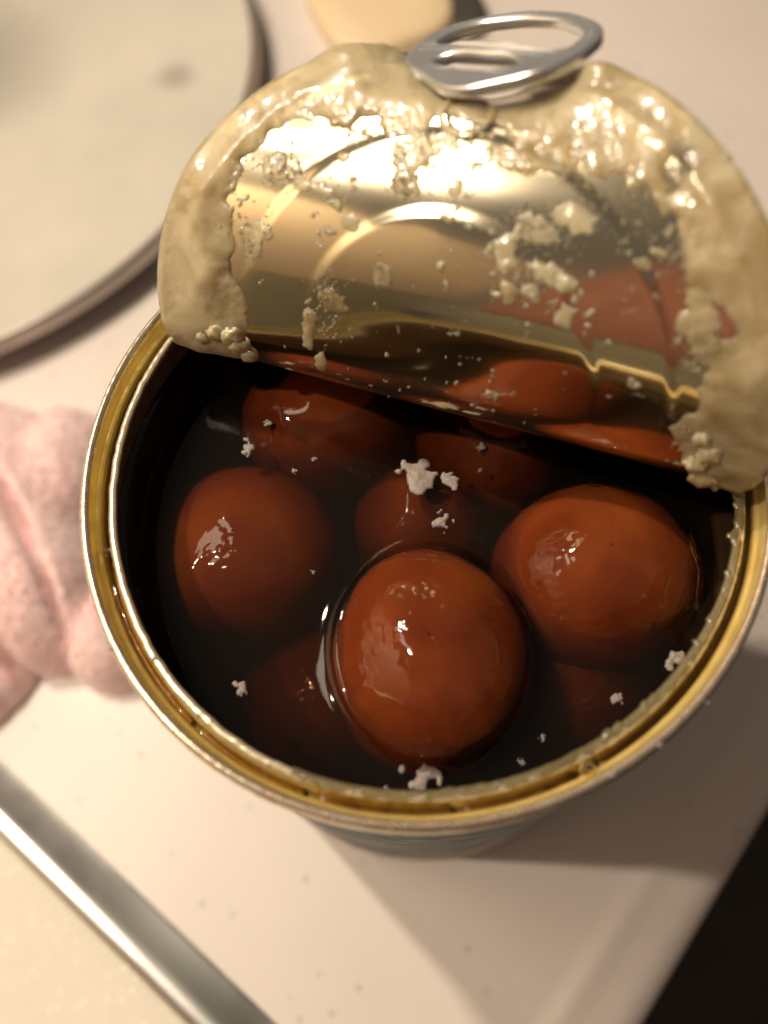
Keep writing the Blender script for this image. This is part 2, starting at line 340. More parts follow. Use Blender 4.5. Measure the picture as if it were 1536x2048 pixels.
# ------------------------------------------------------------------ pink towel
xs = np.linspace(-190, -68, 210); ys = np.linspace(-34, 104, 230)
X, Y = np.meshgrid(xs, ys)
def lobe(cx, cy, rx, ry, rot, h, e=.62):
    c, s = math.cos(R(rot)), math.sin(R(rot)); dx = X-cx; dy = Y-cy
    u = (dx*c+dy*s)/rx; v = (-dx*s+dy*c)/ry; q = 1-(u*u+v*v)
    return h*np.where(q > 0, np.abs(q)**e, -np.minimum(.9, np.abs(q)))
Xn = X; wx = 4*(fbm(X/22, Y/22, 3, 2)-.5); wy = 4*(fbm(X/22, Y/22, 9)-.5)
X = X+wx; Y = Y+wy
ls = [lobe(-130, 50, 42, 42, 20, 34, .42), lobe(-106, 32, 20, 28, 28, 32, .42), lobe(-118, 22, 27, 17, 12, 27, .4), lobe(-86, 15, 12, 16, 22, 20, .4), lobe(-123, 2, 20, 12, 30, 13, .4), lobe(-150, 16, 40, 30, 0, 26, .4), lobe(-98, 64, 16, 22, -10, 27, .42)]
Z = ls[0]
for l in ls[1:]:
    k = 6.0; hh = np.clip(.5+.5*(Z-l)/k, 0, 1); Z = l*(1-hh)+Z*hh+.5*k*hh*(1-hh)
def seg(px, py, ax, ay, bx, by):
    t = np.clip(((px-ax)*(bx-ax)+(py-ay)*(by-ay))/((bx-ax)**2+(by-ay)**2), 0, 1)
    return np.hypot(px-ax-t*(bx-ax), py-ay-t*(by-ay)), t
for (ax, ay, bx_, by_, dp, wd) in [(-113, 62, -97, 28, 8, 1.7), (-125, 30, -104, 8, 4, 2.2), (-97, 30, -93, 14, 5, 1.5), (-140, 60, -120, 44, 4, 2.5)]:
    d_, t_ = seg(X, Y, ax, ay, bx_, by_); Z = Z-dp*np.sin(np.pi*np.clip(t_*.9+.05, 0, 1))*np.exp(-(d_/wd)**2)*(Z > 0)
X, Y = Xn, Y-wy
Z = Z+np.where(Z > 0, 1.4*(fbm(X/9, Y/9, 21, 2)-.5)+.9*(fbm(X/2.0, Y/2.0, 31, 2)-.5), 0)
keep = (Z[:-1, :-1] > -1) | (Z[1:, 1:] > -1) | (Z[1:, :-1] > -1) | (Z[:-1, 1:] > -1)
Zc = np.maximum(Z, -.6)
Vt = np.stack([X.ravel(), Y.ravel(), Zc.ravel()], 1)
towel = mesh('towel', Vt, gridfaces(len(xs), len(ys), keep=keep), M_towel)
tag(towel, 'fluffy pink terry towel bunched up on the counter left of the tin', 'towel')
gy, gx = np.gradient(Zc, ys, xs)
V = []; F = []
for k in range(24000):
    i = rng.integers(2, len(ys)-2); j = rng.integers(2, len(xs)-2)
    if Z[i, j] < .2: continue
    n_ = np.array([-gx[i, j], -gy[i, j], 1.]); n_ /= np.linalg.norm(n_)
    p = np.array([X[i, j], Y[i, j], Zc[i, j]])+rng.normal(0, .25, 3)
    d_ = n_+rng.normal(0, .55, 3); d_ /= np.linalg.norm(d_); L = rng.uniform(.7, 1.8)
    t_ = np.cross(d_, rng.normal(0, 1, 3)); t_ /= np.linalg.norm(t_)+1e-9; q = len(V)
    V += [p-t_*.13, p+t_*.13, p+d_*L*.6+t_*.12+n_*.1, p+d_*L]; F += [(q, q+1, q+2), (q, q+2, q+3)]
tag(mesh('pile', V, F, M_towel, towel), kind='stuff')

# ================================================================== the tin
H = 118
tin = empty('food_tin'); tag(tin, 'opened tin of brown dumplings with its sugar-crusted gold lid peeled up', 'tin')
ring('body', [(49.4, 1.5), (49.6, 3), (49.6, 111.5), (49.9, 112.2)], M_back, tin)
ring('label', [(49.75, 6), (49.85, 6.2), (49.85, 107.8), (49.75, 108)], M_label, tin)
ring('bottom_seam', [(48.2, .4), (49.2, 0), (50.3, .3), (50.7, 1.2), (50.7, 2.8), (50.2, 3.6), (49.6, 3.9)], M_back, tin)
def wob(th, j): return (.05*(fbm(th*60, th*0+j*.3, 5)-.5), .10*(fbm(th*80, th*0+j*.4, 8)-.5))
ring('top_seam', [(49.8, 112.0), (50.5, 112.3), (50.95, 113.0), (51.0, 114), (51.0, 116.4), (50.85, 117.3), (50.5, 117.9), (50.1, 118.05), (49.75, 117.9), (49.5, 117.5)], M_seam, tin, n=720, wob=wob)
ring('channel', [(49.52, 117.55), (49.35, 116.9), (49.25, 115.6), (49.1, 115.2), (48.8, 115.0), (48.7, 114.6), (48.68, 113.6), (48.6, 113.2), (48.5, 112.5), (48.3, 112.15), (47.95, 112.3), (47.75, 112.9), (47.62, 113.5), (47.5, 114.0), (47.35, 114.15), (47.2, 114.5), (47.1, 115.1), (47.0, 115.5)], M_channel, tin, n=540, wob=lambda th, j: (.06*(fbm(th*25, th*0+j*.5, 15)-.5), 0*th))
def wob2(th, j): return (.22*(fbm(th*30, th*0, 41)-.5)+.10*(fbm(th*140, th*0+j, 42)-.5), .14*(fbm(th*50, th*0+j*.2, 44)-.5))
ring('torn_edge', [(47.25, 115.0), (47.2, 115.6), (46.95, 115.95), (46.5, 116.02), (46.15, 115.85), (46.0, 115.5), (46.1, 115.1), (46.5, 114.9)], M_edge, tin, n=900, wob=wob2)
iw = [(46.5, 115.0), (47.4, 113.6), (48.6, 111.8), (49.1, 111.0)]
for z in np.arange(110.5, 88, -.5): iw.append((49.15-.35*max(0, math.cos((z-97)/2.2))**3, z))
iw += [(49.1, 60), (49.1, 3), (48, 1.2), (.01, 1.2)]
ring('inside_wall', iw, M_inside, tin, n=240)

# ------------------------------------------------------------------ lid surface
PHI, DL, TH0, K1, K2, TW, Z0, RL = -.41194699, 10.39713, 1.8363, .0429279, -.00021966, .0056251, 116.8958, 46.215
E_ = np.array([math.cos(PHI), math.sin(PHI), 0]); B_ = np.array([-math.sin(PHI), math.cos(PHI), 0]); Zu = np.array([0, 0, 1.])
def lid0(s, t):
    hor = np.zeros_like(t); ver = np.zeros_like(t); n = 40
    for i in range(n):
        tt = t*(i+.5)/n; th = TH0-K1*tt-K2*tt*tt+TW*s+np.interp(tt, [0, 3, 6, 9, 13, 17, 22, 26], [0, -.10, -.215, -.18, -.05, .02, .02, 0])
        hor = hor+np.cos(th)*t/n; ver = ver+np.sin(th)*t/n
    # the tip is bent down under the ring pull
    dip = sst(43, 57, t)*np.exp(-((s+4.2)/10.5)**2)*9.3
    ver = ver-dip; hor = hor-dip*.12
    return s[..., None]*E_+(DL+hor)[..., None]*B_+(Z0+ver)[..., None]*Zu
def lid_frame(s, t):
    e = .05; p = lid0(s, t); ps = lid0(s+e, t)-p; pt = lid0(s, t+e)-p
    n = np.cross(ps, pt); n /= np.linalg.norm(n, axis=-1)[..., None]
    return p, -n if np.mean((n*(CAM-p)).sum(-1)) < 0 else n
def emboss(s, t):
    r = np.hypot(s, t-DL)
    h = .34*sst(32.6, 30.7, r)+.34*sst(22.5, 20.8, r)+.25*np.exp(-((r-41.5)/1.0)**2)
    rv = np.hypot(s+4.0, t-44.5); h = h+.5*np.exp(-((rv-3.2)/.42)**2)+.25*sst(3.0, 1.0, rv)
    h = h*(.15+.85*sst(12, 24, t))+.12*(fbm(s/14, t/14, 77, 2)-.5)
    return h
def lid_param(nu, nv):
    v = np.linspace(0, 1, nv); t = (DL+RL)*np.sin(v*np.pi/2)**1.0*1.0
    t = np.clip(t, 0, DL+RL-1e-4); half = np.sqrt(np.maximum(RL**2-(t-DL)**2, 1e-3))
    u = np.linspace(-1, 1, nu)
    return u[None, :]*half[:, None], np.repeat(t[:, None], nu, 1)
S, T = lid_param(330, 200); P0, N0 = lid_frame(S, T)
L0 = P0+N0*emboss(S, T)[..., None]
lid = mesh('lid', L0.reshape(-1, 3), gridfaces(330, 200), M_lid, tin)
S2, T2 = lid_param(160, 90); P2, N2 = lid_frame(S2, T2)
mesh('lid_outside', (P2+N2*(emboss(S2, T2)-.24)[..., None]).reshape(-1, 3), gridfaces(160, 90), M_back, lid)
# cut rim that joins both faces
V = []; F = []
ed = np.concatenate([[(S2[j, 0], T2[j, 0]) for j in range(90)], [(S2[j, -1], T2[j, -1]) for j in range(89, -1, -1)]])
pe, ne = lid_frame(ed[:, 0], ed[:, 1]); em = emboss(ed[:, 0], ed[:, 1])
V = np.concatenate([pe+ne*(em+.03)[:, None], pe+ne*(em-.27)[:, None]]); n_ = len(ed)
mesh('cut_edge', V, [(i, i+1, n_+i+1, n_+i) for i in range(n_-1)], M_edge, lid)
# uncut panel behind the hinge
th_a = math.asin(-1); seg_p = []
half = math.sqrt(RL**2-DL**2)
c_s = np.linspace(-half, half, 60)
V = []; nr = 8
for k in range(nr):
    f = k/(nr-1)
    tt = f*(np.sqrt(46.9**2-c_s**2)-DL)
    V += list((c_s[:, None]*E_+(DL+tt)[:, None]*B_+(Z0-.05-1.5*f)*Zu))
mesh('uncut_panel', V, gridfaces(60, nr), M_gold, tin)

# ------------------------------------------------------------------ sugar crust on the lid
clear = np.array([(-31.5, 2.0), (-30.5, 10.0), (-33, 14.0), (-34, 21), (-34.5, 26), (-33.5, 31), (-31.0, 35.5), (-26.5, 38.5), (-19.5, 39.6), (-13.5, 41.8), (-9.0, 40.2), (-7, 43.5), (-4, 42.5), (0.0, 44.0), (3.0, 42.0), (8.0, 41.5), (13.0, 43.0), (18.0, 41.5), (22.5, 39.5), (25.5, 36.0), (28.0, 33.0), (32.5, 31.0), (35.0, 28.0), (34.0, 24.5), (34.0, 18.5), (32.5, 12.5), (37.5, 4.5), (40, -6), (-31, -6)])
def sdf(px, py, poly):
    d = np.full(px.shape, 1e9); inside = np.zeros(px.shape, bool); n = len(poly)
    for i in range(n):
        ax, ay = poly[i]; bx, by = poly[(i+1) % n]
        dd, _ = seg(px, py, ax, ay, bx, by); d = np.minimum(d, dd)
        c = ((ay > py) != (by > py)); xi = (bx-ax)*(py-ay)/((by-ay) if by != ay else 1e-9)+ax
        inside ^= c & (px < xi)
    return np.where(inside, -d, d)
patches = [(-28.5, 31, 3.0, 2.2, .9), (-24, 30, 4, .9, .6), (-10, 34.5, 2.2, 2.6, .7), (-30, 21.5, 2.2, 2.6, .9), (8.5, 33, 3.2, 1.6, .8), (12.5, 35.5, 3.0, 1.6, .8), (5.5, 30, 1.8, 1.6, .6),
           (-21, 11, 1.2, 4.5, .9), (-17.5, 16, 2.4, 2.0, .8), (-19, 4.5, .9, 2.0, .7), (-10.5, 21.8, 1.5, 2.2, .4), (7, 25, 1.6, 1.5, 1.2), (10, 26, 1.5, 1.3, 1.2), (14.2, 28, 1.9, 1.2, 1.6), (10.5, 28.6, 2.4, 1.6, 1.0), (6, 28, 1.2, 1.0, .8),
           (30.5, 28, 2.0, 3.4, .9), (33, 25.5, 2.4, 2.0, .9), (29.5, 31.5, 1.6, 1.8, .8), (-9, 38, 3.2, 2.8, .8), (-13, 41, 3, 2, .8), (4, 40.5, 4, 1.8, .7), (9, 42, 4, 2, .7), (14, 43, 3, 2, .7), (-5, 40.5, 2, 1.2, .5), (15, 24, 1.2, 1.6, .5), (-3, 35, 1.2, 1.2, .3), (22, 33, 1.5, .8, .4), (-16, 27, 1.3, 1.0, .4), (-19, 34.8, 1, .7, .5)]
S, T = lid_param(560, 340); P0, N0 = lid_frame(S, T)
d = sdf(S, T, clear)+3.2*(fbm(S/4.2, T/4.2, 51)-.5)+1.1*(fbm(S/1.4, T/1.4, 52, 3)-.5)
hole = np.exp(-(((S-23.5)/2.6)**2+((T-45.5)/3.4)**2)); d = d-6.5*hole
rim = RL-np.hypot(S, T-DL)
lump = .25+1.0*fbm(S/7, T/7, 61, 2)+.55*(vnoise(S/2.6, T/2.6, 62)-.5)*vnoise(S/8, T/8, 63)+.16*(fbm(S/1.1, T/1.1, 64, 2)-.5)*sst(.35, .6, fbm(S/5, T/5, 65, 2))
th = np.where(d > 0, (1-np.exp(-np.maximum(d, 0)/1.5))*np.maximum(lump, .10)*.88, -.2)
th = th*np.where(d > 0, .35+.65*sst(0, 1.6, rim+.5), 1)
th = th+np.where(d > 0, 1.0*np.exp(-(((S+24)/4)**2+((T-48.5)/3)**2))+1.2*np.exp(-(((S-11)/2.5)**2+((T-54)/2)**2))+1.2*np.exp(-(((S+38)/3)**2+((T-14)/6)**2)), 0)
for (ps, pt, rs, rt, amp) in patches:
    g = 1-np.hypot((S-ps)/rs/1.25, (T-pt)/rt/1.15)+1.1*(fbm(S/1.5, T/1.5, 71, 3)-.5)
    th = np.maximum(th, np.where(g > .2, .34*amp*np.sqrt(np.maximum(g-.2, 0))*(.6+.8*fbm(S/1.0, T/1.0, 72, 2)), -.2))
# thin crumbs on the bare metal
cr = fbm(S/1.2, T/1.2, 91, 4)*(.5+.7*fbm(S/9, T/9, 92, 2)); th = np.maximum(th, np.where((cr > .72), .10+1.6*(cr-.72), -.2))
pos = th > 0
keep = pos[:-1, :-1] | pos[1:, 1:] | pos[1:, :-1] | pos[:-1, 1:]
off = np.where(pos, th+.06, -.10)+emboss(S, T)
W = P0+N0*off[..., None]
rimd = 1+np.clip(1-rim/.8, 0, 1)[..., None]*0
W = W+np.where(rim < .5, 1, 0)[..., None]*0
F = gridfaces(560, 340, keep=keep)
# drop unused vertices
used = np.zeros(W.shape[0]*W.shape[1], bool); Fa = np.array(F); used[Fa.ravel()] = True
idx = np.cumsum(used)-1
crust = mesh('sugar_crust', W.reshape(-1, 3)[used], idx[Fa], M_crust, lid)
# crust lip that closes the crust round the lid's outer edge and hangs over it a little
V = []; F = []
al = np.linspace(-np.arcsin(DL/RL)+.03, np.pi+np.arcsin(DL/RL)-.03, 900)
es, et = RL*np.cos(al), DL+RL*np.sin(al)
pe, ne = lid_frame(es, et)
og = es[:, None]*0+np.stack([np.cos(al), np.sin(al)], 1)
q2, _ = lid_frame(es-og[:, 0]*.5, et-og[:, 1]*.5); outw = pe-q2; outw /= np.linalg.norm(outw, axis=1)[:, None]
nb = fbm(al*40, al*0, 101, 4); nb2 = fbm(al*110, al*0, 103, 3)
amp = .38*np.clip((nb-.35)*3, .05, 1.4)+np.exp(-((al-2.05)/.13)**2)*.9+np.exp(-((al-1.36)/.035)**2)*1.2
rows = [(-1.4, .9), (-.5, 1.0), (.15, .7), (.4, .1), (.3, -.5), (-.2, -.8), (-.9, -.7)]
for a_, b_ in rows: V += list(pe+outw*(a_*amp*.8+.12*(nb2-.5))[:, None]+ne*((b_*amp*.9)+.12*(nb2-.5))[:, None])
mesh('crust_lip', V, gridfaces(900, len(rows)), M_crust, lid)

# hanging drips of crust at the hinge
def blob(name, c, r, mat, parent, seed, n=28, m_=18, amp=.35, fr=1.2, squash=(1, 1, 1), wn=None):
    u = np.linspace(0, 2*np.pi, n+1)[:-1]; v = np.linspace(.03, np.pi-.03, m_)
    Uu, Vg = np.meshgrid(u, v); d_ = np.stack([np.sin(Vg)*np.cos(Uu), np.sin(Vg)*np.sin(Uu), np.cos(Vg)], -1)
    k = 1+amp*2*(fbm(d_[..., 0]*fr*2+seed*3.1+d_[..., 2]*1.3, d_[..., 1]*fr*2+seed+d_[..., 2]*fr, seed, 3)-.5)
    P_ = d_*k[..., None]*r*np.array(squash)
    return (P_+np.array(c)).reshape(-1, 3), gridfaces(n, m_, True)
def joined(name, parts, mat, parent, smooth=True):
    V = []; F = []; o = 0
    for v_, f_ in parts: V.append(v_); F += [tuple(i+o for i in f) for f in f_]; o += len(v_)
    return mesh(name, np.concatenate(V), F, mat, parent, smooth)
DR = [(-33.5, 5, 2.0), (-32.4, 3.2, 1.8), (-31.2, 1.6, 1.5), (-36, 5, 2.0), (-38.5, 3.2, 1.5), (37.5, 7, 2.0), (38.5, 10, 2.0), (36.5, 12.5, 1.6), (39.5, 3.5, 2.2), (41.6, 1.6, 1.6)]
for i, (s_, t_, r_) in enumerate(DR):
    p_, n_ = lid_frame(np.array([s_]), np.array([t_])); v_, f_ = blob('', p_[0]+n_[0]*.1, r_, None, None, 200+i, squash=(1, .7, 1), amp=.3)
    mesh('crust_drip', v_, f_, M_crust, lid)
# sugar grains: sparkling crystals
oc = np.array([(1, 0, 0), (-1, 0, 0), (0, 1, 0), (0, -1, 0), (0, 0, 1), (0, 0, -1)], float)
of = [(0, 2, 4), (2, 1, 4), (1, 3, 4), (3, 0, 4), (2, 0, 5), (1, 2, 5), (3, 1, 5), (0, 3, 5)]
gr = []
def rrot():
    q_ = rng.normal(0, 1, 4); q_ /= np.linalg.norm(q_); a_, b_, c_, d_ = q_
    return np.array([[1-2*(c_*c_+d_*d_), 2*(b_*c_-a_*d_), 2*(b_*d_+a_*c_)], [2*(b_*c_+a_*d_), 1-2*(b_*b_+d_*d_), 2*(c_*d_-a_*b_)], [2*(b_*d_-a_*c_), 2*(c_*d_+a_*b_), 1-2*(b_*b_+c_*c_)]])
def grain(p, r): return ((oc*rng.uniform(.6, 1.2, 3)*r)@rrot().T+p, of)
cl = [(23.5, 45.5, 2.6, 3.0, 260), (-9, 36, 4, 3, 70), (-28, 31.5, 3.0, 2.5, 120), (-10, 34, 1.8, 2.2, 90), (9, 33.5, 4, 2.2, 180), (13, 40.5, 6, 2, 70), (3, 41, 6, 1.6, 60), (26, 35, 1.8, 2.5, 90), (-18, 14, 2.5, 5, 100), (32, 26, 2.5, 3.5, 110), (34, 14, 2, 3, 50), (10, 27, 3.5, 2, 70), (-31, 21, 2, 4, 60), (-10.5, 22, 1.5, 2, 30), (-17, 40, 8, 1.4, 60), (0, 24, 24, 14, 22), (-36, 26, 3, 12, 90), (36, 40, 3, 8, 60), (20, 37, 8, 2.5, 60)]
for cs, ct, rs, rt, n_ in cl:
    a_ = rng.normal(cs, rs*.6, n_); b_ = rng.normal(ct, rt*.6, n_)
    ok = (b_ > .5) & (np.hypot(a_, b_-DL) < RL-.5); a_ = a_[ok]; b_ = b_[ok]
    p_, nn = lid_frame(a_, b_); e_ = emboss(a_, b_)
    for i in range(len(a_)):
        r_ = abs(rng.normal(.11, .07))+.06; gr.append(grain(p_[i]+nn[i]*(e_[i]+r_*.55+(0.1 if rng.random() < .5 else .5)*.6), r_))
tag(joined('sugar_grains', gr, M_grain, lid, smooth=False), kind='stuff')

# ------------------------------------------------------------------ ring pull
def curve_mesh(name, loops, extr, bev, mat, parent, res=3):
    cu = bpy.data.curves.new(name, 'CURVE'); cu.dimensions = '2D'; cu.fill_mode = 'BOTH'
    for lp in loops:
        s_ = cu.splines.new('BEZIER'); s_.bezier_points.add(len(lp)-1); s_.use_cyclic_u = True; s_.resolution_u = 8
        for bp_, (x, y) in zip(s_.bezier_points, lp):
            bp_.co = (x*MM, y*MM, 0); bp_.handle_left_type = bp_.handle_right_type = 'AUTO'
    cu.extrude = extr*MM; cu.bevel_depth = bev*MM; cu.bevel_resolution = res
    o = bpy.data.objects.new(name, cu); C.objects.link(o); bpy.context.view_layer.update()
    me = bpy.data.meshes.new_from_object(o.evaluated_get(bpy.context.evaluated_depsgraph_get())); bpy.data.objects.remove(o); bpy.data.curves.remove(cu)
    co = np.zeros(len(me.vertices)*3); me.vertices.foreach_get('co', co); co = co.reshape(-1, 3)/MM
    Fc = [tuple(p_.vertices) for p_ in me.polygons]; bpy.data.meshes.remove(me)
    return co, Fc
TA = np.array([.718, -.607, .341]); TB = np.array([.678, .722, -.141]); TO = np.array([7.9, 34.6, 153.3])
TA /= np.linalg.norm(TA); TB -= TA*(TA@TB); TB /= np.linalg.norm(TB); TN = np.cross(TA, TB)
if TN@(CAM-TO) < 0: TN = -TN
def tabw(co): return TO+co[:, :1]*TA+co[:, 1:2]*TB+co[:, 2:]*TN
outer = [(x_*1.16, y_*.78) for x_, y_ in [(0, .9), (-5, 3.2), (-9.2, 6.6), (-10.6, 11), (-10.9, 16), (-8.6, 21.5), (-4, 25), (1, 26), (6.5, 24.4), (10.3, 20.4), (11, 15), (10.4, 10), (8.8, 6.0), (4.5, 2.8)]]
bridge_h = [(x_*1.14, y_*.785) for x_, y_ in [(-8.8, 12.8), (-9.3, 16.5), (-7.4, 20.9), (-3.4, 23.6), (1, 24.4), (5.8, 23.0), (9.1, 19.4), (9.6, 15.5), (9.0, 12.5), (3, 11.8), (-3, 11.8)]]
small_h = [(x_, y_*.80) for x_, y_ in [(-7.2, 6.6), (-6, 8.9), (0, 9.6), (5.6, 8.9), (7.0, 6.8), (4, 5.0), (0, 4.5), (-4, 4.9)]]
co, Fc = curve_mesh('pull_tab', [outer, bridge_h, small_h], .35, .45, M_tab, lid)
x, y, z = co.T
z = z+.9*np.exp(-((y-8.9)/1.6)**2)*np.exp(-(x/7.5)**2)-1.0*np.exp(-((x)/1.6)**2-((y-2.9)/1.3)**2)+.6*sst(16, 26, y)-.9*sst(5, 0, y)
co = np.stack([x, y, z], 1)
tab = mesh('pull_tab', tabw(co), Fc, M_tab, lid)
# rolled wire round the finger ring
def tube(pts, r, n=12, closed=True):
    pts = np.array(pts, float); N = len(pts); V = []
    for i in range(N):
        t_ = pts[(i+1) % N]-pts[i-1] if closed else pts[min(i+1, N-1)]-pts[max(i-1, 0)]
        t_ = t_/np.linalg.norm(t_); a_ = np.cross(t_, [0.1, .05, 1.]); a_ /= np.linalg.norm(a_); b_ = np.cross(t_, a_)
        ri = r[i] if hasattr(r, '__len__') else r
        for k in range(n): V.append(pts[i]+ri*(math.cos(2*math.pi*k/n)*a_+math.sin(2*math.pi*k/n)*b_))
    return np.array(V), gridfaces(n, N+(1 if closed else 0), True) if not closed else [(i*n+k, i*n+(k+1) % n, ((i+1) % N)*n+(k+1) % n, ((i+1) % N)*n+k) for i in range(N) for k in range(n)]
def smooth_loop(P_, n=120):
    P_ = np.array(P_, float); m_ = len(P_); out = []
    for q_ in np.linspace(0, m_, n+1)[:-1]:
        i = int(q_); f = q_-i; a_, b_, c_, d_ = (P_[(i+k-1) % m_] for k in range(4))
        out.append(.5*((2*b_)+(-a_+c_)*f+(2*a_-5*b_+4*c_-d_)*f*f+(-a_+3*b_-3*c_+d_)*f**3))
    return np.array(out)
lp = smooth_loop(outer); lp = (lp-[0, 10])*.95+[0, 10]
zz = .6*sst(16, 26, lp[:, 1])-.9*sst(5, 0, lp[:, 1])
rr = .75+.2*sst(6, 14, lp[:, 1])+.08*(fbm(np.arange(120)/9, np.zeros(120), 7)-.5)
v_, f_ = tube(np.column_stack([lp, zz]), rr, 14); mesh('rolled_rim', tabw(v_), f_, M_tab, lid)
bm_v, bm_f = blob('', (0, 0, 0), 1.0, None, None, 11, amp=.02, squash=(2.4, 2.4, .8))
pr_, nr_ = lid_frame(np.array([-4.0]), np.array([44.5])); mesh('rivet', bm_v+pr_[0]-nr_[0]*.9, bm_f, M_tab, lid)

# wet drops and sugar smears on the ring pull are left to the coat; syrup in the channel of the rim:
k_ = 0
for (a0, a1, lev) in [(118, 150, 113.2), (150.6, 186.5, 113.5), (193.5, 224, 113.9), (224.8, 246, 113.6), (247.5, 268.8, 114.4), (270.2, 289, 114.2), (292, 356, 114.3)]:
    n_ = int((a1-a0)*3)
    def wv(th, j, a0=a0, a1=a1):
        e = np.minimum(th-th[0], th[-1]-th); c = .8*np.exp(-e/.012)
        return (0*th, -c+.25*(fbm(th*40, th*0+j*.5, 33)-.5))
    ring('syrup_bead', [(49.12, lev+.55), (48.9, lev+.12), (48.5, lev-.05), (48.1, lev-.05), (47.75, lev+.05), (47.45, lev+.15), (47.3, lev+.3)], M_clear, tin, n=n_, a0=a0, a1=a1, wob=wv)
def on_ring(deg, r, z):
    th = R(deg); rr_ = r+float(warp(np.array([th]))[0]); return np.array([rr_*math.cos(th), rr_*math.sin(th), z])
v_, f_ = blob('', on_ring(190, 48.2, 113.9), 1.5, None, None, 3, amp=.05, squash=(1, 1, .8)); mesh('air_bubble', v_, f_, M_clear, tin)
v_, f_ = blob('', on_ring(290.6, 48.5, 114.9), 1.25, None, None, 5, amp=.05); mesh('droplet', v_, f_, M_clear, tin)
# sugar film and crumbs along the torn edge
th_ = np.radians(np.linspace(243, 380, 1100)); jag = fbm(th_*28, th_*0, 121, 3); jag2 = fbm(th_*7, th_*0+3, 122, 2)
inn = 45.75-.15*np.sin((th_-4.2)*1.5)-np.clip((jag-.54)*5, .0, 1.6)*np.clip(jag2*1.6-.35, 0, 1.2)*(.3+.9*sst(4.9, 6.1, th_))
V = []
for fr_, zf in [(0, 0), (.25, .28), (.6, .30), (.9, .12), (1.0, -.1), (.85, -.3)]:
    rr_ = (47.15*(1-fr_)+inn*fr_)+warp(th_); V += list(np.stack([rr_*np.cos(th_), rr_*np.sin(th_), 115.75+zf+.12*(fbm(th_*60, th_*0+fr_*3, 125)-.5)], 1))
mesh('sugar_film', V, gridfaces(1100, 6), M_film, tin)
cb = []
for i in range(55):
    a_ = rng.choice([rng.uniform(222, 275), rng.uniform(275, 372), rng.uniform(150, 225)], p=[.55, .3, .15])
    p_ = on_ring(a_, rng.choice([50.4, 50.9, 46.4, 47.0], p=[.4, .25, .2, .15])+rng.normal(0, .15), 0); r_ = abs(rng.normal(.09, .09))+.05
    p_[2] = (118.0 if np.hypot(p_[0], p_[1]) > 49 else 116.0)+r_*.2
    cb.append(blob('', p_, r_, None, None, i, n=8, m_=6, amp=.4, squash=(1.5, 1.2, .6)))
tag(joined('rim_crumbs', cb, M_flake, tin), kind='stuff')

# ------------------------------------------------------------------ dumplings
SY = 104.9
cam_R = np.array([[0.99505396, 0.0993359, 0.], [-0.09069441, 0.9084916, -0.40794306], [-0.04052339, 0.40592536, 0.91300737]])
#        x      y     z    rx    ry    rz   label
balls = [(-1.3, -24.5, 97.8, 15.7, 17.6, 15.4, 'tall glossy brown dumpling standing highest out of the syrup, nearest the front rim'),
         (27.2, -13.2, 95.8, 17.2, 15.8, 15.8, 'large brown dumpling rising from the syrup at the right with wrinkled skin on its side'),
         (-30.6, -1.8, 91.0, 17.2, 17.2, 13.8, 'dark brown dumpling just under the syrup surface beside the left wall of the tin'),
         (-13.4, 22.4, 93.4, 16.8, 14.0, 13.6, 'brown dumpling half hidden by the lid hinge, with sugar flakes at its left'),
         (15.6, 15.2, 93.2, 14.6, 14.0, 13.4, 'reddish dumpling with one bright glint, under the middle of the lid hinge'),
         (0.6, 2.2, 87.6, 12.8, 12.8, 12.6, 'sunken dumpling seen between the others below two white sugar flakes'),
         (-20.0, -25.0, 81, 14.5, 14.5, 12, 'faint dumpling sunk deep in the syrup at the front left'),
         (22.0, -25.0, 85.5, 15, 14.5, 12, 'faint dumpling sunk deep under the right-hand dumpling near the front rim')]
ub = np.linspace(0, 2*np.pi, 97)[:-1]; vb = np.linspace(.01, np.pi-.01, 64); UB, VB = np.meshgrid(ub, vb)
D = np.stack([np.sin(VB)*np.cos(UB), np.sin(VB)*np.sin(UB), np.cos(VB)], -1)
for i, (bx, by, bz, rx, ry, rz, lab) in enumerate(balls):
    k = 1+.07*(fbm(D[..., 0]*1.1+i*5+D[..., 2], D[..., 1]*1.1-i*3+D[..., 2]*.7, 300+i, 2)-.5)*2+.008*(fbm(D[..., 0]*4+D[..., 2]*2, D[..., 1]*4-D[..., 2]*3, 320+i, 4)-.5)*2-.007*np.exp(-((fbm(D[..., 0]*2.2+D[..., 2]*1.5+i, D[..., 1]*2.2-D[..., 2]+i, 340+i, 3)-.5)/.018)**2)
    o = mesh('dumpling', (D*k[..., None]*[rx, ry, rz]).reshape(-1, 3), gridfaces(96, 64, True), M_ball)
    o.location = Vector((bx, by, bz))*MM; tag(o, lab, 'dumpling', 'brown dumplings in the tin')
    if i == 1:      # wrinkled skin
        for j in range(7):
            pts = []
            a0 = -.62+j*.085+rng.normal(0, .02); ln = rng.uniform(.45, .95)
            for q_ in np.linspace(0, 1, 26):
                az = .05-.75*q_*ln+.15*math.sin(q_*5+j*.8)+j*.02; el_ = .45+a0*.6+.33*math.sin(q_*2.4+j*.35)
                d_ = np.array([math.cos(az)*math.cos(el_), math.sin(az)*math.cos(el_), math.sin(el_)])
                kk = 1/np.sqrt((d_[0]/rx)**2+(d_[1]/ry)**2+(d_[2]/rz)**2); pts.append(d_*kk*1.012)
            r_ = .20*np.sin(np.linspace(.15, 3.0, 26))+.02
            v_, f_ = tube(pts, r_, 8, closed=False); mesh('skin_wrinkle', v_, f_[:25*8], M_ball, o)

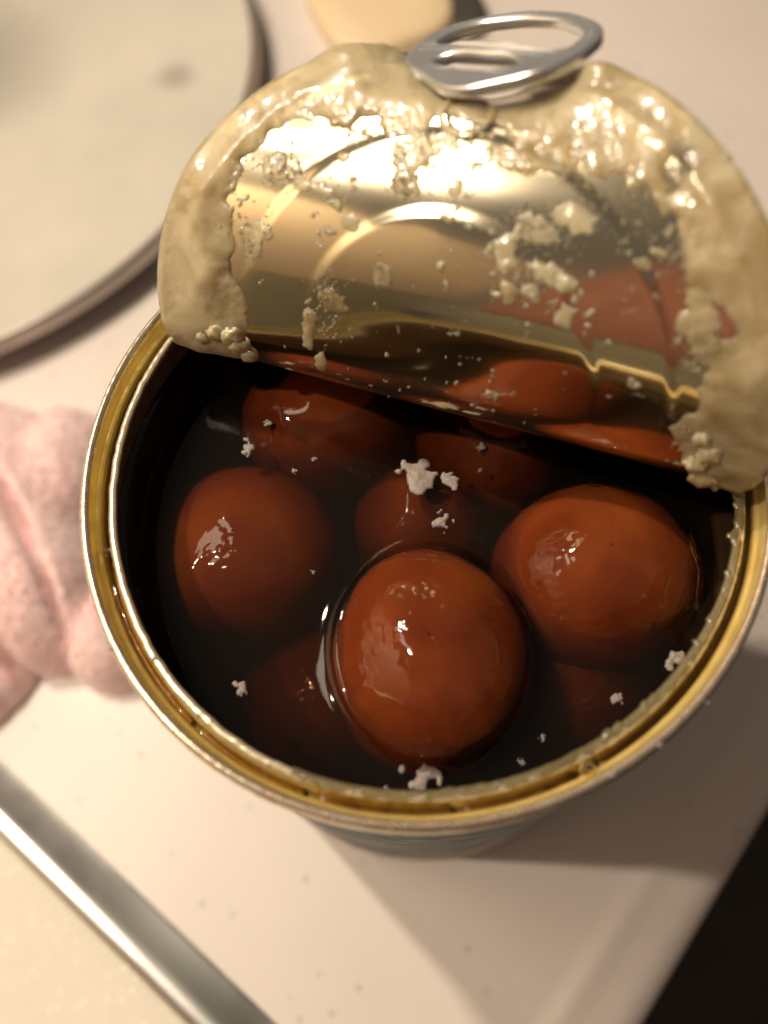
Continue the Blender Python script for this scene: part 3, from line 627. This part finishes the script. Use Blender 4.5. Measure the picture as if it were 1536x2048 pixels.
# ------------------------------------------------------------------ syrup
NR, NT = 150, 360
rs_ = np.concatenate([np.linspace(.01, 46.8, 125), np.linspace(47.1, 49.05, 25)]); th_ = np.linspace(0, 2*np.pi, NT+1)[:-1]
RR, TT = np.meshgrid(rs_, th_, indexing='ij'); WW = RR+(RR/49)*warp(TT)*1.0
X = WW*np.cos(TT); Y = WW*np.sin(TT); Zs = SY+.9*np.exp(-(49.05-RR)/.9)
for (bx, by, bz, rx, ry, rz, _) in balls[:5]:
    hz = (SY-bz)/rz
    if abs(hz) >= .99: continue
    f = math.sqrt(1-hz*hz); e = (np.hypot((X-bx)/(rx*f), (Y-by)/(ry*f))-1)*(rx+ry)/2*f
    Zs = np.maximum(Zs, SY+(1.5 if abs(hz) < .5 else .35)*np.exp(-np.maximum(e, 0)/1.3))
Zs = Zs+.10*(fbm(X/9, Y/9, 401, 2)-.5)
top = np.stack([X, Y, Zs], -1).reshape(-1, 3)
lower = np.concatenate([np.stack([(49.05+warp(th_))*np.cos(th_), (49.05+warp(th_))*np.sin(th_), 0*th_+z], 1) for z in (95, 60, 1.6)])
cen = np.array([[0, 0, SY], [0, 0, 1.6]])
V = np.concatenate([top, lower, cen]); F = []
def q4(i, j): return i*NT+(j % NT)
tot = NR+3
for i in range(tot-1):
    for j in range(NT): F.append((q4(i, j), q4(i+1, j), q4(i+1, j+1), q4(i, j+1)))
for j in range(NT): F.append((tot*NT, q4(0, j), q4(0, j+1))); F.append((tot*NT+1, q4(tot-1, j+1), q4(tot-1, j)))
sy = mesh('syrup', V, F, M_syrup); tag(sy, 'dark brown sugar syrup filling the tin round the dumplings', 'syrup', kind='stuff')

# ------------------------------------------------------------------ sugar flakes floating on the syrup
flakes = [(0.1, 4.6, 3.1, 'largest white sugar flake, left of a pair floating in the middle behind the front dumpling'),
          (5.9, 3.2, 2.4, 'lumpy white sugar flake, right of the pair floating in the middle'),
          (3.0, -4.1, 1.9, 'round white sugar flake with a hollow centre just behind the front dumpling'),
          (-27.6, 13.0, 1.5, 'white sugar flake between the two dumplings at the left'),
          (-29.9, -27.5, 1.5, 'pale sugar flake floating on open dark syrup at the front left'),
          (-4.4, -42.5, 2.4, 'ragged white sugar flake floating against the front rim below the tallest dumpling'),
          (34.6, -30.0, 1.8, 'long white sugar flake below the wrinkled dumpling near the right rim'),
          (25.1, -34.6, 1.2, 'small pale sugar flake on dark syrup at the front right'),
          (11.4, 8.6, 1.3, 'pale sugar flake lying over the dumpling with one glint'),
          (-24.2, 17.2, 1.0, 'small pinkish sugar flake on the edge of the half hidden dumpling')]
tiny = [(-17.9, -10.3), (9.8, -42), (-19.9, 7.8), (10.4, 4.4), (-16.5, 9.6), (-9.5, -43.6), (13.5, -39), (27, -38.5)]
def surf_z(x, y):
    z = SY
    for (bx, by, bz, rx, ry, rz, _) in balls:
        q_ = 1-((x-bx)/rx)**2-((y-by)/ry)**2
        if q_ > 0: z = max(z, bz+rz*math.sqrt(q_))
    return z
def flake(x, y, r_, seed, lab, grp):
    g = np.linspace(-1.5, 1.5, 44); gx_, gy_ = np.meshgrid(g, g)
    n_ = fbm(gx_*1.5+seed, gy_*1.5-seed, seed, 2); rad = np.hypot(gx_*rng.uniform(.8, 1.2), gy_*rng.uniform(.8, 1.25))
    h_ = .50-.66*rad+1.25*(n_-.5)
    z_ = np.where(h_ > 0, .12+.5*np.sqrt(np.abs(h_))*(.5+fbm(gx_*4, gy_*4, seed+2, 3)), -.12)*min(r_, 1.6)*.55
    kp = (h_[:-1, :-1] > 0) | (h_[1:, 1:] > 0) | (h_[1:, :-1] > 0) | (h_[:-1, 1:] > 0)
    F_ = np.array(gridfaces(44, 44, keep=kp)); us = np.zeros(44*44, bool); us[F_.ravel()] = True; ix = np.cumsum(us)-1
    r_ = r_*.86; V_ = np.stack([gx_*r_, gy_*r_, z_], -1).reshape(-1, 3)[us]
    o = mesh('sugar_flake', V_, ix[F_], M_flake); o.location = Vector((x, y, surf_z(x, y)-.12))*MM
    tag(o, lab, 'sugar flake', grp)
for i, (x, y, r_, lab) in enumerate(flakes): flake(x, y, r_, 500+i*9, lab, 'sugar flakes floating in the tin')
tl = ['tiny white speck between the left dumpling and the front one', 'tiny white speck near the front rim, right of the ragged flake', 'tiny white speck above the left dumpling, below the half hidden one',
      'tiny white speck just right of the two big middle flakes', 'tiny white speck at the lower edge of the half hidden dumpling', 'tiny white speck by the front rim, left of the ragged flake',
      'tiny white speck on dark syrup right of the tallest dumpling near the rim', 'tiny white speck closest to the right front rim, below the pale flake']
for i, (x, y) in enumerate(tiny): flake(x, y, .55, 700+i*5, tl[i], 'tiny sugar specks on the syrup')
flake(2.2, -30.5, 1.3, 811, 'pale sugar flake stuck low on the front of the tallest dumpling', 'sugar flakes floating in the tin')
flake(1.5, -37.5, .9, 821, 'little sugar flake low on the tallest dumpling, just above the ragged flake', 'sugar flakes floating in the tin')
